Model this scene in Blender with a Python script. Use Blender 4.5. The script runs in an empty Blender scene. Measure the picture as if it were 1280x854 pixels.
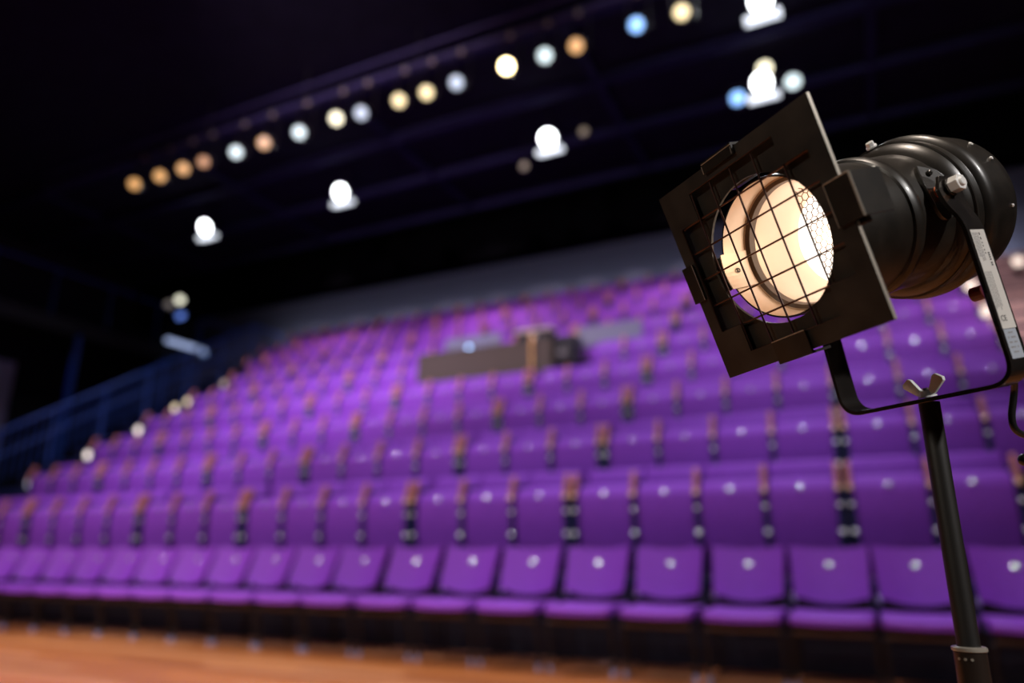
import bpy, bmesh, math, random
from mathutils import Vector, Matrix
random.seed(7)
sc = bpy.context.scene
col = sc.collection
PI = math.pi
EYE = 0.80                       # camera height above the stage floor

# ------------------------------------------------------------------ camera
cam_d = bpy.data.cameras.new('camera')
cam = bpy.data.objects.new('camera', cam_d)
col.objects.link(cam)
F, PITCH, YAW = 897.9, 0.28093, 0.45099
cam_d.sensor_width = 36.0
cam_d.lens = 36.0 * F / 1280.0
cam.location = (0, 0, EYE)
cam.rotation_euler = (PI / 2 + PITCH, 0, YAW)
cam_d.clip_start = 0.02
cam_d.dof.use_dof = True
cam_d.dof.focus_distance = 0.67
cam_d.dof.aperture_fstop = 1.95
sc.camera = cam

# ------------------------------------------------------------------ world
w = bpy.data.worlds.new('world')
sc.world = w
w.use_nodes = True
w.node_tree.nodes['Background'].inputs[0].default_value = (0.20, 0.24, 0.6, 1)
w.node_tree.nodes['Background'].inputs[1].default_value = 0.004

sc.view_settings.view_transform = 'Standard'
sc.view_settings.look = 'None'
sc.view_settings.gamma = 1.0
sc.view_settings.use_curve_mapping = False
sc.view_settings.exposure = 0.0
sc.cycles.max_bounces = 6
sc.cycles.sample_clamp_indirect = 4.0


# ------------------------------------------------------------------ lamps added to light the hall
def spot(loc, target, power, color, size=60, blend=0.6, radius=0.08):
    d = bpy.data.lights.new('spot_lamp', 'SPOT')
    d.energy = power
    d.color = color
    d.spot_size = math.radians(size)
    d.spot_blend = blend
    d.shadow_soft_size = radius
    o = bpy.data.objects.new('spot_lamp', d)
    o.location = loc
    o.rotation_euler = (Vector(target) - Vector(loc)).to_track_quat('-Z', 'Y').to_euler()
    col.objects.link(o)
    return o


# unseen lamps added above and behind the camera to wash and glint the seats
for x, p, c in ((-13.0, 380, (1.0, 0.84, 0.98)), (-10.5, 680, (1.0, 0.82, 0.96)), (-8.0, 540, (1.0, 0.84, 0.98)), (-5.5, 300, (0.94, 0.84, 1.0)),
                (-3.2, 210, (0.88, 0.84, 1.0)), (-1.0, 160, (0.86, 0.84, 1.0)), (1.2, 130, (0.9, 0.86, 1.0)), (3.2, 110, (0.9, 0.86, 1.0))):
    spot((x, -1.3, 6.3), (x * 0.80 - 0.6, 6.6, 1.3), p, c, 72, 1.0, 0.10)
# unseen lamps added over the audience, lighting the upper rows from the front
spot((-5.0, 1.0, 7.0), (-7.5, 13.0, 5.0), 1700, (1.0, 0.74, 0.90), 62, 0.9, 0.12)
spot((0.5, 1.5, 7.2), (-1.0, 12.5, 4.8), 800, (0.98, 0.88, 1.0), 62, 0.9, 0.12)
spot((-6.0, 3.0, 7.4), (-9.0, 9.6, 3.0), 1500, (0.66, 0.62, 1.0), 66, 1.0, 0.12)
spot((1.0, 3.0, 7.4), (-2.5, 9.2, 3.0), 650, (0.7, 0.68, 1.0), 70, 1.0, 0.12)
# unseen down lights added to brighten the first rows
spot((-9.0, 4.2, 7.6), (-8.6, 5.2, 0.6), 850, (0.85, 0.74, 1.0), 58, 1.0, 0.1)
spot((-4.5, 4.2, 7.6), (-4.2, 5.2, 0.6), 850, (0.78, 0.70, 1.0), 56, 1.0, 0.1)
spot((-0.6, 4.2, 7.6), (-0.4, 5.2, 0.6), 850, (0.78, 0.70, 1.0), 56, 1.0, 0.1)
# hidden strip added behind the last row to lighten the grey back wall
ad = bpy.data.lights.new('added_wall_fill', 'AREA'); ad.shape = 'RECTANGLE'; ad.size = 17.0; ad.size_y = 0.12; ad.energy = 95; ad.color = (0.80, 0.82, 1.0)
ao = bpy.data.objects.new('added_wall_fill', ad); ao.location = (-5.6, 14.02, 5.62); ao.rotation_euler = (math.radians(128), 0, 0); col.objects.link(ao)
# unseen down lights added over the rows to brighten their top lips
for x, y, p, c in ((-11.0, 8.2, 340, (0.72, 0.62, 1.0)), (-7.4, 8.2, 560, (0.66, 0.60, 1.0)), (-3.8, 8.2, 460, (0.70, 0.62, 1.0)), (-0.4, 8.2, 420, (0.72, 0.64, 1.0)),
                   (-10.5, 11.6, 360, (1.0, 0.70, 0.92)), (-6.5, 11.6, 460, (1.0, 0.70, 0.90)), (-2.5, 11.6, 400, (0.98, 0.72, 0.94)), (0.8, 11.6, 260, (0.95, 0.75, 0.96))):
    spot((x, y, 7.85), (x, y + 0.5, 2.0), p, c, 88, 1.0, 0.12)
# unseen lamps added to wash the floor boards in front of the seats
spot((-9.0, 2.2, 6.8), (-6.0, 2.3, 0.0), 2200, (1.0, 0.86, 0.70), 54, 1.0, 0.1)
spot((-3.0, 2.6, 6.8), (-2.8, 2.4, 0.0), 1000, (1.0, 0.78, 0.58), 58, 1.0, 0.1)
spot((0.2, 0.2, 6.6), (-0.4, 1.4, 0.0), 1100, (1.0, 0.84, 0.70), 60, 1.0, 0.1)
# added unseen lamps: spotlight key and fill, blue at the gallery, right stairs
spot((3.6, -0.9, 3.4), (0.3, 0.85, 0.95), 620, (1.0, 0.95, 0.92), 34, 1.0, 0.12)
spot((-2.2, -1.6, 2.2), (0.1, 0.8, 1.05), 85, (1.0, 0.88, 0.74), 26, 1.0, 0.15)
spot((-16.3, 9.0, 5.2), (-14.8, 9.4, 0.8), 16, (0.10, 0.22, 1.0), 120, 1.0, 0.1)
spot((-16.3, 13.0, 5.6), (-15.0, 12.6, 3.2), 30, (0.10, 0.25, 1.0), 120, 1.0, 0.1)
spot((2.7, 8.2, 6.6), (2.2, 9.8, 3.0), 300, (1.0, 0.85, 0.82), 60, 1.0, 0.1)


# ------------------------------------------------------------------ materials
def mat(name, color, rough=0.5, metal=0.0, noise=0.0, scale=20.0, color2=None, bump=0.0, coat=0.0, spec=0.5,
        emit=None, estr=0.0, stretch=None):
    m = bpy.data.materials.new(name)
    m.use_nodes = True
    nt = m.node_tree
    b = nt.nodes['Principled BSDF']
    b.inputs['Base Color'].default_value = (*color, 1)
    b.inputs['Roughness'].default_value = rough
    b.inputs['Metallic'].default_value = metal
    b.inputs['Coat Weight'].default_value = coat
    b.inputs['Specular IOR Level'].default_value = spec
    if emit:
        b.inputs['Emission Color'].default_value = (*emit, 1)
        b.inputs['Emission Strength'].default_value = estr
    if noise or color2 or bump:
        tc = nt.nodes.new('ShaderNodeTexCoord')
        n = nt.nodes.new('ShaderNodeTexNoise')
        n.inputs['Scale'].default_value = scale
        n.inputs['Detail'].default_value = 5
        if stretch:
            mp = nt.nodes.new('ShaderNodeMapping')
            mp.inputs['Scale'].default_value = stretch
            nt.links.new(tc.outputs['Object'], mp.inputs[0])
            nt.links.new(mp.outputs[0], n.inputs[0])
        else:
            nt.links.new(tc.outputs['Object'], n.inputs[0])
        if color2 or noise:
            r = nt.nodes.new('ShaderNodeValToRGB')
            r.color_ramp.elements[0].position = 0.35
            r.color_ramp.elements[1].position = 0.7
            r.color_ramp.elements[0].color = (*color, 1)
            c2 = color2 or tuple(min(1, c * (1 + noise)) for c in color)
            r.color_ramp.elements[1].color = (*c2, 1)
            nt.links.new(n.outputs[0], r.inputs[0])
            nt.links.new(r.outputs[0], b.inputs['Base Color'])
        if bump:
            bp = nt.nodes.new('ShaderNodeBump')
            bp.inputs['Strength'].default_value = bump
            bp.inputs['Distance'].default_value = 0.002
            nt.links.new(n.outputs[0], bp.inputs['Height'])
            nt.links.new(bp.outputs[0], b.inputs['Normal'])
    return m


M_PURPLE = mat('purple_fabric', (0.220, 0.038, 0.42), 0.75, noise=0.25, scale=60, bump=0.2)
M_PLASTIC = mat('purple_shell', (0.262, 0.052, 0.48), 0.60, spec=0.3, noise=0.12, scale=30)
M_WOOD_ARM = mat('reddish_wood', (0.50, 0.17, 0.13), 0.6, color2=(0.62, 0.24, 0.18), scale=14, stretch=(1, 6, 1))
M_NAVY = mat('navy_metal', (0.012, 0.018, 0.075), 0.45, noise=0.3)
M_GLINT = mat('bolt_glint_white', (1.0, 0.97, 0.90), 0.16, 0.15, coat=1.0, noise=0.05)  # bolts whitened to stand in for lamp glints on their metal
M_PLATE = mat('number_plate_metal', (1.0, 0.95, 0.96), 0.14, 0.6, noise=0.05)  # real number plates, whitened to stand in for their glints
M_BLACK = mat('black_paint', (0.006, 0.006, 0.008), 0.6, noise=0.5)
M_BLACKWALL = mat('black_wall', (0.010, 0.010, 0.014), 0.85, noise=0.5, scale=3)
M_CEIL = mat('ceiling_black', (0.010, 0.010, 0.020), 0.9, noise=0.4, scale=3, spec=0.1)
M_RIB = mat('ceiling_rib_navy', (0.014, 0.013, 0.050), 0.8, noise=0.3, scale=5, spec=0.15)
M_BEAM = mat('beam_blue_black', (0.032, 0.028, 0.10), 0.6, noise=0.3, scale=5)
M_BACKWALL = mat('grey_wall', (0.13, 0.135, 0.19), 0.9, noise=0.04, scale=2)
M_TIER = mat('tier_black', (0.012, 0.011, 0.016), 0.7, noise=0.5, scale=8)
M_BOARD = [mat('floor_board_%s' % n, c, 0.36, color2=c2, scale=3.0, stretch=(0.5, 9, 1), bump=0.15, coat=0.15)
           for n, c, c2 in (('a', (0.44, 0.145, 0.028), (0.55, 0.20, 0.045)),
                            ('b', (0.30, 0.090, 0.020), (0.44, 0.15, 0.04)),
                            ('c', (0.52, 0.21, 0.075), (0.62, 0.28, 0.11)))]
M_STEPWOOD = mat('step_wood', (0.62, 0.36, 0.32), 0.5, color2=(0.72, 0.46, 0.42), scale=6, stretch=(1, 8, 1))
M_BLUEMETAL = mat('blue_rail_metal', (0.02, 0.07, 0.32), 0.4, noise=0.3)
M_BROWN = mat('desk_brown', (0.060, 0.042, 0.026), 0.6, color2=(0.085, 0.060, 0.036), scale=8, stretch=(1, 1, 8))
M_BRASS = mat('brass', (0.55, 0.30, 0.10), 0.35, 0.8, noise=0.1)
M_GREYPANEL = mat('grey_panel', (0.17, 0.17, 0.24), 0.5, noise=0.1)
M_CREAM = mat('cream_plastic', (0.62, 0.52, 0.42), 0.5, noise=0.1)
# the spotlight
M_LAMPBLACK = mat('lamp_black_enamel', (0.009, 0.007, 0.005), 0.36, color2=(0.020, 0.016, 0.012), scale=45, bump=0.10, coat=0.25)
M_FRAME = mat('frame_black_dusty', (0.012, 0.010, 0.008), 0.42, color2=(0.036, 0.030, 0.024), scale=28, bump=0.15)
M_WIRE = mat('wire_dark', (0.09, 0.045, 0.035), 0.3, 0.7, noise=0.2)
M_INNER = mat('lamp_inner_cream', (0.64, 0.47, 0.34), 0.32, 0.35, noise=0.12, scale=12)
M_GROOVE = mat('lamp_groove_brown', (0.10, 0.055, 0.03), 0.5, noise=0.3)
M_MESH = mat('mesh_steel', (0.22, 0.15, 0.09), 0.4, 0.6, noise=0.2)
M_BULB = mat('lamp_glass_lit', (1, 1, 1), 0.3, emit=(1.0, 0.92, 0.86), estr=2.2, noise=0.02)
M_PALEMETAL = mat('pale_metal', (0.42, 0.38, 0.32), 0.3, 0.35, noise=0.1)  # pale metal parts, and the painted highlights along the clips
M_POLE = mat('pole_black', (0.008, 0.007, 0.006), 0.5, noise=0.3)
M_YOKE = mat('yoke_black_gloss', (0.012, 0.010, 0.009), 0.22, coat=0.6, noise=0.3)
M_STICKER = mat('white_sticker', (0.62, 0.60, 0.56), 0.5, noise=0.08)
M_STICKER2 = mat('grey_sticker', (0.36, 0.40, 0.46), 0.5, noise=0.1)
M_INK = mat('sticker_ink', (0.25, 0.24, 0.24), 0.6, noise=0.1)
M_INKBLACK = mat('sticker_ink_black', (0.03, 0.03, 0.03), 0.6, noise=0.1)
M_ORANGE = mat('orange_washer', (0.75, 0.16, 0.05), 0.4, noise=0.1)
M_RUBBER = mat('black_rubber', (0.012, 0.012, 0.012), 0.28, noise=0.2)
M_SMOKED = mat('stand_tube_brown', (0.055, 0.038, 0.03), 0.3, 0.6, noise=0.2)
M_DARKRED = mat('dark_red_knob', (0.10, 0.012, 0.01), 0.35, noise=0.2)
M_DARKBULB = mat('followspot_glass', (0.9, 0.9, 0.9), 0.2, emit=(1.0, 0.97, 0.85), estr=6.0, noise=0.02)


def lens_mat(name, c, s):
    return mat(name, (0.25, 0.25, 0.25), 0.3, emit=c, estr=s, noise=0.02)


M_LENS = {
    'amber': lens_mat('lens_amber', (1.0, 0.52, 0.19), 1.15),
    'dim amber': lens_mat('lens_dim_amber', (1.0, 0.46, 0.17), 0.8),
    'warm': lens_mat('lens_warm', (1.0, 0.80, 0.42), 1.9),
    'cream': lens_mat('lens_cream', (1.0, 0.92, 0.66), 2.6),
    'white': lens_mat('lens_white', (0.80, 0.96, 1.0), 1.7),
    'cool': lens_mat('lens_cool', (0.68, 0.80, 1.0), 1.2),
    'blue': lens_mat('lens_blue', (0.24, 0.50, 1.0), 2.2),
    'star': lens_mat('lens_star', (1.0, 0.78, 0.42), 14.0),
    'flood': lens_mat('lens_flood', (0.93, 0.97, 1.0), 12.0),
}


# ------------------------------------------------------------------ mesh helpers
def bx(bm, x0, x1, y0, y1, z0, z1):
    v = [bm.verts.new(p) for p in ((x0, y0, z0), (x1, y0, z0), (x1, y1, z0), (x0, y1, z0),
                                   (x0, y0, z1), (x1, y0, z1), (x1, y1, z1), (x0, y1, z1))]
    for f in ((0, 3, 2, 1), (4, 5, 6, 7), (0, 1, 5, 4), (1, 2, 6, 5), (2, 3, 7, 6), (3, 0, 4, 7)):
        bm.faces.new([v[i] for i in f])
    return v


def bevel(bm, width, seg=2):
    bmesh.ops.bevel(bm, geom=list(bm.edges), offset=width, segments=seg, affect='EDGES', profile=0.6)


def prism(bm, pts, d):
    """pts: list of 3-D points of a planar polygon; d: extrusion vector."""
    d = Vector(d)
    a = [bm.verts.new(p) for p in pts]
    b = [bm.verts.new(Vector(p) + d) for p in pts]
    n = len(pts)
    bm.faces.new(list(reversed(a)))
    bm.faces.new(b)
    for i in range(n):
        bm.faces.new((a[i], a[(i + 1) % n], b[(i + 1) % n], b[i]))


def cyl(bm, p0, p1, r0, r1=None, seg=16, caps=True):
    r1 = r0 if r1 is None else r1
    p0, p1 = Vector(p0), Vector(p1)
    z = (p1 - p0).normalized()
    x = z.orthogonal().normalized()
    y = z.cross(x)
    rings = []
    for p, r in ((p0, r0), (p1, r1)):
        rings.append([bm.verts.new(p + (x * math.cos(2 * PI * i / seg) + y * math.sin(2 * PI * i / seg)) * r) for i in range(seg)])
    for i in range(seg):
        j = (i + 1) % seg
        bm.faces.new((rings[0][i], rings[0][j], rings[1][j], rings[1][i]))
    if caps:
        bm.faces.new(list(reversed(rings[0])))
        bm.faces.new(rings[1])


def tube(bm, pts, r, seg=10):
    pts = [Vector(p) for p in pts]
    rings = []
    ref = None
    for i, p in enumerate(pts):
        t = (pts[min(i + 1, len(pts) - 1)] - pts[max(i - 1, 0)]).normalized()
        if ref is None:
            ref = t.orthogonal().normalized()
        ref = (ref - t * ref.dot(t)).normalized()
        y = t.cross(ref)
        rings.append([bm.verts.new(p + (ref * math.cos(2 * PI * k / seg) + y * math.sin(2 * PI * k / seg)) * r) for k in range(seg)])
    for a, b in zip(rings, rings[1:]):
        for k in range(seg):
            bm.faces.new((a[k], a[(k + 1) % seg], b[(k + 1) % seg], b[k]))
    bm.faces.new(list(reversed(rings[0])))
    bm.faces.new(rings[-1])


def lathe(bm, prof, seg=64, axis='Y', closed=False):
    """prof: (along, radius)."""
    rings = []
    for a, r in prof:
        ring = []
        for i in range(seg):
            c, s = math.cos(2 * PI * i / seg) * r, math.sin(2 * PI * i / seg) * r
            ring.append(bm.verts.new((c, a, s) if axis == 'Y' else (c, s, a)))
        rings.append(ring)
    pairs = list(zip(rings, rings[1:]))
    if closed:
        pairs.append((rings[-1], rings[0]))
    for a, b in pairs:
        for k in range(seg):
            j = (k + 1) % seg
            bm.faces.new((a[k], b[k], b[j], a[j]))
    if not closed:
        if prof[0][1] > 0 and prof[0][1] < 1e-4 + 0.0:
            pass
    return rings


def smooth_path(pts, r, n=6):
    """round the corners of a polyline"""
    pts = [Vector(p) for p in pts]
    out = [pts[0]]
    for a, b, c in zip(pts, pts[1:], pts[2:]):
        u, v = (a - b), (c - b)
        k = min(r, u.length * 0.49, v.length * 0.49)
        p, q = b + u.normalized() * k, b + v.normalized() * k
        for i in range(n + 1):
            t = i / n
            out.append(p * (1 - t) ** 2 + b * 2 * t * (1 - t) + q * t * t)
    out.append(pts[-1])
    return out


def obj(name, bm, m, parent=None, smooth=False, loc=None):
    bmesh.ops.recalc_face_normals(bm, faces=bm.faces)
    me = bpy.data.meshes.new(name)
    bm.to_mesh(me)
    bm.free()
    me.materials.append(m)
    if smooth:
        for p in me.polygons:
            p.use_smooth = True
        try:
            me.set_sharp_from_angle(angle=math.radians(38))
        except Exception:
            pass
    o = bpy.data.objects.new(name, me)
    col.objects.link(o)
    if parent:
        o.parent = parent
    if loc:
        o.location = loc
    return o


def thing(name, label, cat, loc=(0, 0, 0), rotz=0.0, group=None):
    o = bpy.data.objects.new(name, None)
    o.empty_display_size = 0.1
    col.objects.link(o)
    o.location = loc
    o.rotation_euler = (0, 0, rotz)
    tag(o, label, cat, group)
    return o


def tag(o, label, cat, group=None):
    o['label'] = label
    o['category'] = cat
    if group:
        o['group'] = group


def struct(name, bm, m, parent=None):
    o = obj(name, bm, m, parent)
    if parent is None:
        o['kind'] = 'structure'
    return o


def copy_part(o, parent):
    c = o.copy()
    col.objects.link(c)
    c.parent = parent
    return c


def copy_tree(o, parent=None):
    c = o.copy()
    col.objects.link(c)
    if parent:
        c.parent = parent
    for ch in kids[o.name] if o.name in kids else []:
        copy_tree(ch, c)
    return c


kids = {}

# ------------------------------------------------------------------ geometry of the auditorium
NROW = 9
DY, DZ = 0.928, 0.59
DOUBLE = (2, 6, 9, 13, 16, 20, 23)


def arm_x(n):
    x = 0.9495 - 0.53 * n
    for d in DOUBLE:
        x -= 0.0808 * (1 if n > d else 0.5 if n == d else 0)
    return x


XL = arm_x(24) - 0.06            # left end of the seating block
LAST = {7: 23, 8: 24, 9: 24}       # index of the leftmost seat of each row (22 elsewhere)
XL9 = arm_x(25) - 0.06
XR = arm_x(-1) + 0.06            # right end


def tier_y(r):
    return 5.55 + DY * (r - 1)


def tier_z(r):
    return DZ * r


# ------------------------------------------------------------------ room shell
WALL_X0, WALL_X1, WALL_Y0, WALL_Y1, CEIL_Z = -17.6, 4.6, -3.2, 14.45, 8.0
bm = bmesh.new()
bx(bm, WALL_X0, WALL_X1, WALL_Y0, WALL_Y1, -0.12, -0.022)
floor = struct('floor', bm, M_BLACKWALL)
# stage floor boards, each its own piece
bw = 0.135
board_meshes = {}
yy = 0.25
ri = 0
while yy < 5.5:
    xx = -11.6 + (ri * 0.77) % 2.4 - 2.4
    while xx < 2.2:
        key = random.choice((0, 1, 2))
        L = 2.4
        if key not in board_meshes:
            bm = bmesh.new()
            bx(bm, 0.002, L - 0.002, 0.002, bw - 0.002, -0.022, 0.0)
            bmesh.ops.bevel(bm, geom=[e for e in bm.edges if e.verts[0].co.z > -0.01 and e.verts[1].co.z > -0.01], offset=0.002, segments=1, affect='EDGES')
            o = obj('floor_board', bm, M_BOARD[key], floor)
            board_meshes[key] = o
        else:
            o = copy_part(board_meshes[key], floor)
        o.location = (xx, yy, random.uniform(-0.0008, 0.0008))
        xx += L
    yy += bw
    ri += 1

bm = bmesh.new(); bx(bm, WALL_X0 - 0.2, WALL_X0, WALL_Y0, WALL_Y1, -0.12, CEIL_Z); struct('wall_left', bm, M_BLACKWALL)
bm = bmesh.new(); bx(bm, WALL_X1, WALL_X1 + 0.2, WALL_Y0, WALL_Y1, -0.12, CEIL_Z); struct('wall_right', bm, M_BLACKWALL)
bm = bmesh.new(); bx(bm, WALL_X0 - 0.2, WALL_X1 + 0.2, WALL_Y1, WALL_Y1 + 0.2, -0.12, CEIL_Z); struct('wall_back', bm, M_BACKWALL)
bm = bmesh.new(); bx(bm, WALL_X0 - 0.2, WALL_X1 + 0.2, WALL_Y0 - 0.2, WALL_Y0, -0.12, CEIL_Z); struct('wall_front', bm, M_BLACKWALL)
bm = bmesh.new(); bx(bm, WALL_X0 - 0.2, WALL_X1 + 0.2, WALL_Y0 - 0.2, WALL_Y1 + 0.2, CEIL_Z, CEIL_Z + 0.2)
ceiling = struct('ceiling', bm, M_CEIL)
# ceiling beams: two long ones and the ribs between them
for y in (7.9, 9.4, 10.85, 12.38):
    bm = bmesh.new(); bx(bm, WALL_X0, WALL_X1, y - 0.06, y + 0.06, CEIL_Z - 0.16, CEIL_Z - 0.001); obj('ceiling_beam', bm, M_RIB, ceiling)
for k in range(6):
    x = 2.75 - 1.93 * 0 - 3.9 * k + 1.95 - 3.85
    for y0, y1 in ((7.97, 9.33), (9.47, 10.78), (10.92, 12.31)):
        bm = bmesh.new(); bx(bm, x - 0.05, x + 0.05, y0, y1, CEIL_Z - 0.13, CEIL_Z - 0.001); obj('ceiling_rib', bm, M_RIB, ceiling)
# black bulkhead hanging in front of the back wall
bm = bmesh.new(); bx(bm, WALL_X0, WALL_X1, 12.46, 12.9, 6.72, CEIL_Z - 0.001); struct('wall_bulkhead', bm, mat('bulkhead_black', (0.0015, 0.0015, 0.002), 0.95, noise=0.2, scale=3, spec=0.0))

# tiers
tiers = []
for r in range(1, NROW + 1):
    y0 = tier_y(r)
    y1 = tier_y(r + 1) if r < NROW else WALL_Y1
    xl_ = XL9 if r >= 8 else XL
    bm = bmesh.new(); bx(bm, xl_ - 0.02, XR + 0.02, y0, y1, -0.02 if r == 1 else tier_z(r - 1) - 0.2, tier_z(r))
    t = struct('floor_tier', bm, M_TIER)
    bm = bmesh.new(); bx(bm, xl_ - 0.02, XR + 0.02, y0 - 0.012, y0 - 0.001, tier_z(r) - 0.05, tier_z(r) + 0.004)
    obj('nosing', bm, M_NAVY, t)
# stairs on both sides of the block
def stair(x0, x1, name, m_tread, m_riser):
    for r in range(1, NROW + 1):
        for h in (0, 1):
            if (r, h) == (8, 1) and x1 < 0: x1 = XL9 - 0.03
            y0 = tier_y(r) - DY / 2 + h * DY / 2
            z = tier_z(r) - DZ / 2 + h * DZ / 2
            y1 = y0 + DY / 2 if not (r == NROW and h == 1) else WALL_Y1
            bm = bmesh.new(); bx(bm, x0, x1, y0, y1, max(z - 0.6, -0.02), z - 0.032)
            s = struct(name, bm, m_riser)
            bm = bmesh.new(); bx(bm, x0, x1, y0 - 0.02, y1 - 0.02, z - 0.031, z)
            obj('tread', bm, m_tread, s)
            bm = bmesh.new(); bx(bm, x0, x1, y0 - 0.024, y0 - 0.0205, z - 0.12, z + 0.0)
            obj('nosing', bm, m_tread, s)


stair(XR + 0.03, XR + 1.25, 'floor_stair_right', M_STEPWOOD, M_NAVY)
stair(XL - 1.15, XL - 0.03, 'floor_stair_left', M_NAVY, M_TIER)

# ------------------------------------------------------------------ tip-up seats of the tiers
def mk_tipped_seat():
    bm = bmesh.new()
    # underside faces the stage; top lip rolls back
    prof = [(0.075, 0.22), (0.045, 0.40), (0.040, 0.62), (0.048, 0.655), (0.085, 0.725), (0.12, 0.742), (0.15, 0.73), (0.155, 0.60), (0.15, 0.25), (0.12, 0.212)]
    xs = [-0.236, -0.215, 0.0, 0.215, 0.236]
    ins = [0.02, 0.0, 0.0, 0.0, 0.02]
    rings = []
    cy, cz = 0.1, 0.48
    for x, k in zip(xs, ins):
        rings.append([bm.verts.new((x, y + (cy - y) * k * 8 * 0.9, z + (cz - z) * k * 1.6)) for y, z in prof])
    n = len(prof)
    for a, b in zip(rings, rings[1:]):
        for i in range(n):
            bm.faces.new((a[i], a[(i + 1) % n], b[(i + 1) % n], b[i]))
    bm.faces.new(rings[0]); bm.faces.new(list(reversed(rings[-1])))
    return bm


def mk_back():
    bm = bmesh.new()
    prof = [(0.33, 0.42), (0.385, 0.80), (0.40, 0.865), (0.425, 0.905), (0.455, 0.915), (0.475, 0.90), (0.465, 0.80), (0.40, 0.42)]
    xs = [-0.25, -0.235, 0.0, 0.235, 0.25]
    rings = []
    for x, k in zip(xs, (0.25, 0, 0, 0, 0.25)):
        rings.append([bm.verts.new((x, y + (0.42 - y) * k, z - k * 0.06 * (z > 0.7))) for y, z in prof])
    n = len(prof)
    for a, b in zip(rings, rings[1:]):
        for i in range(n):
            bm.faces.new((a[i], a[(i + 1) % n], b[(i + 1) % n], b[i]))
    bm.faces.new(rings[0]); bm.faces.new(list(reversed(rings[-1])))
    return bm


def mk_dome(r, d, seg=12):
    bm = bmesh.new()
    lathe(bm, [(0.0, r), (-d * 0.6, r * 0.85), (-d, r * 0.45), (-d * 1.08, 0.001)], seg)
    return bm


def mk_armrest():
    bm = bmesh.new()
    top = [(-0.004, 0.635), (-0.006, 0.668), (0.05, 0.835), (0.075, 0.855), (0.115, 0.845), (0.11, 0.80), (0.03, 0.632)]
    prism(bm, [(-0.018, y, z) for y, z in top], (0.036, 0, 0))
    bevel(bm, 0.006, 1)
    return bm


def mk_support():
    bm = bmesh.new()
    pts = [(0.02, 0.0), (0.02, 0.628), (0.10, 0.79), (0.34, 0.78), (0.34, 0.0)]
    prism(bm, [(-0.017, y, z) for y, z in pts], (0.034, 0, 0))
    return bm


proto = thing('folding_seat', 'proto', 'seat')
p_seat = obj('seat', mk_tipped_seat(), M_PURPLE, proto, True)
p_back = obj('backrest', mk_back(), M_PURPLE, proto, True)
p_disc = obj('number_plate', mk_dome(0.021, 0.0016), M_PLATE, p_seat, True, (0, 0.0425, 0.668))
p_arm = obj('armrest', mk_armrest(), M_WOOD_ARM, proto, False, (0.265, 0, 0))
p_sup = obj('arm_support', mk_support(), M_NAVY, proto, False, (0.265, 0, 0))
p_bolt = obj('bolt', mk_dome(0.021, 0.0030), M_GLINT, p_sup, True, (0, 0.02, 0.335))
p_bolt2 = obj('bolt', mk_dome(0.018, 0.0028), M_GLINT, p_sup, True, (0, 0.02, 0.53))
p_glint = obj('armrest_glint', mk_dome(0.023, 0.0035), M_GLINT, p_arm, True, (0, -0.004, 0.654))  # orange disc stands in for the highlight on the armrest tip
p_glint.data.materials.clear(); p_glint.data.materials.append(mat('armrest_glint_orange', (1.0, 0.60, 0.34), 0.25, 0.15, coat=1.0, noise=0.1))

p_disc.rotation_euler.x = -0.22; p_glint.rotation_euler.x = -0.22; p_bolt.rotation_euler.x = -0.26; p_bolt2.rotation_euler.x = -0.24
for o_, dy in ((p_disc, -0.004), (p_glint, -0.004), (p_bolt, -0.005), (p_bolt2, -0.003)): o_.location.y += dy
ORD = ['', 'first', 'second', 'third', 'fourth', 'fifth', 'sixth', 'seventh', 'eighth', 'ninth', 'tenth', 'eleventh', 'twelfth', 'thirteenth',
       'fourteenth', 'fifteenth', 'sixteenth', 'seventeenth', 'eighteenth', 'nineteenth', 'twentieth', 'twenty-first', 'twenty-second',
       'twenty-third', 'twenty-fourth', 'twenty-fifth', 'twenty-sixth', 'twenty-seventh', 'twenty-eighth']


def bounds(i):
    xr = arm_x(i) - (0.0404 if i in DOUBLE else 0)
    xl = arm_x(i + 1) + (0.0404 if (i + 1) in DOUBLE else 0)
    return xl, xr


DESK_X0, DESK_X1 = -6.2, -3.75
first = True
for r in range(1, NROW + 1):
    lo = 0 if r == 1 else -1
    cnt = 0
    last = LAST.get(r, 22)
    for i in range(lo, last + 1):
        xl, xr = bounds(i)
        xc = (xl + xr) / 2
        if r == 5 and DESK_X0 - 0.1 < xc < DESK_X1 + 0.15:
            continue
        cnt += 1
        if first:
            t = proto
        else:
            t = proto.copy(); col.objects.link(t)
        t.location = (xc, tier_y(r) + 0.45, tier_z(r))
        if not first:
            s = copy_part(p_seat, t); copy_part(p_back, t)
            a = copy_part(p_arm, t); u = copy_part(p_sup, t)
            if r <= 6:
                copy_part(p_disc, s)
                copy_part(p_glint, a)
            if r <= 5:
                copy_part(p_bolt, u); copy_part(p_bolt2, u)
            s.rotation_euler = (random.uniform(-0.012, 0.012), 0, 0)
        if (i + 1) in DOUBLE or i == last:
            a = copy_part(p_arm, t); a.location.x = -0.265
            u = copy_part(p_sup, t); u.location.x = -0.265
            if r <= 6: copy_part(p_glint, a)
            if r <= 5: copy_part(p_bolt, u); copy_part(p_bolt2, u)
        first = False
        end = 'the right photo edge' if r <= 3 else 'the right-hand stairs'
        side = ''
        tag(t, 'tipped-up purple seat in the %s tiered row, %s from %s' % (ORD[r], ORD[cnt], end), 'seat',
            'tip-up seats in the %s tiered row' % ORD[r])

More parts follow.
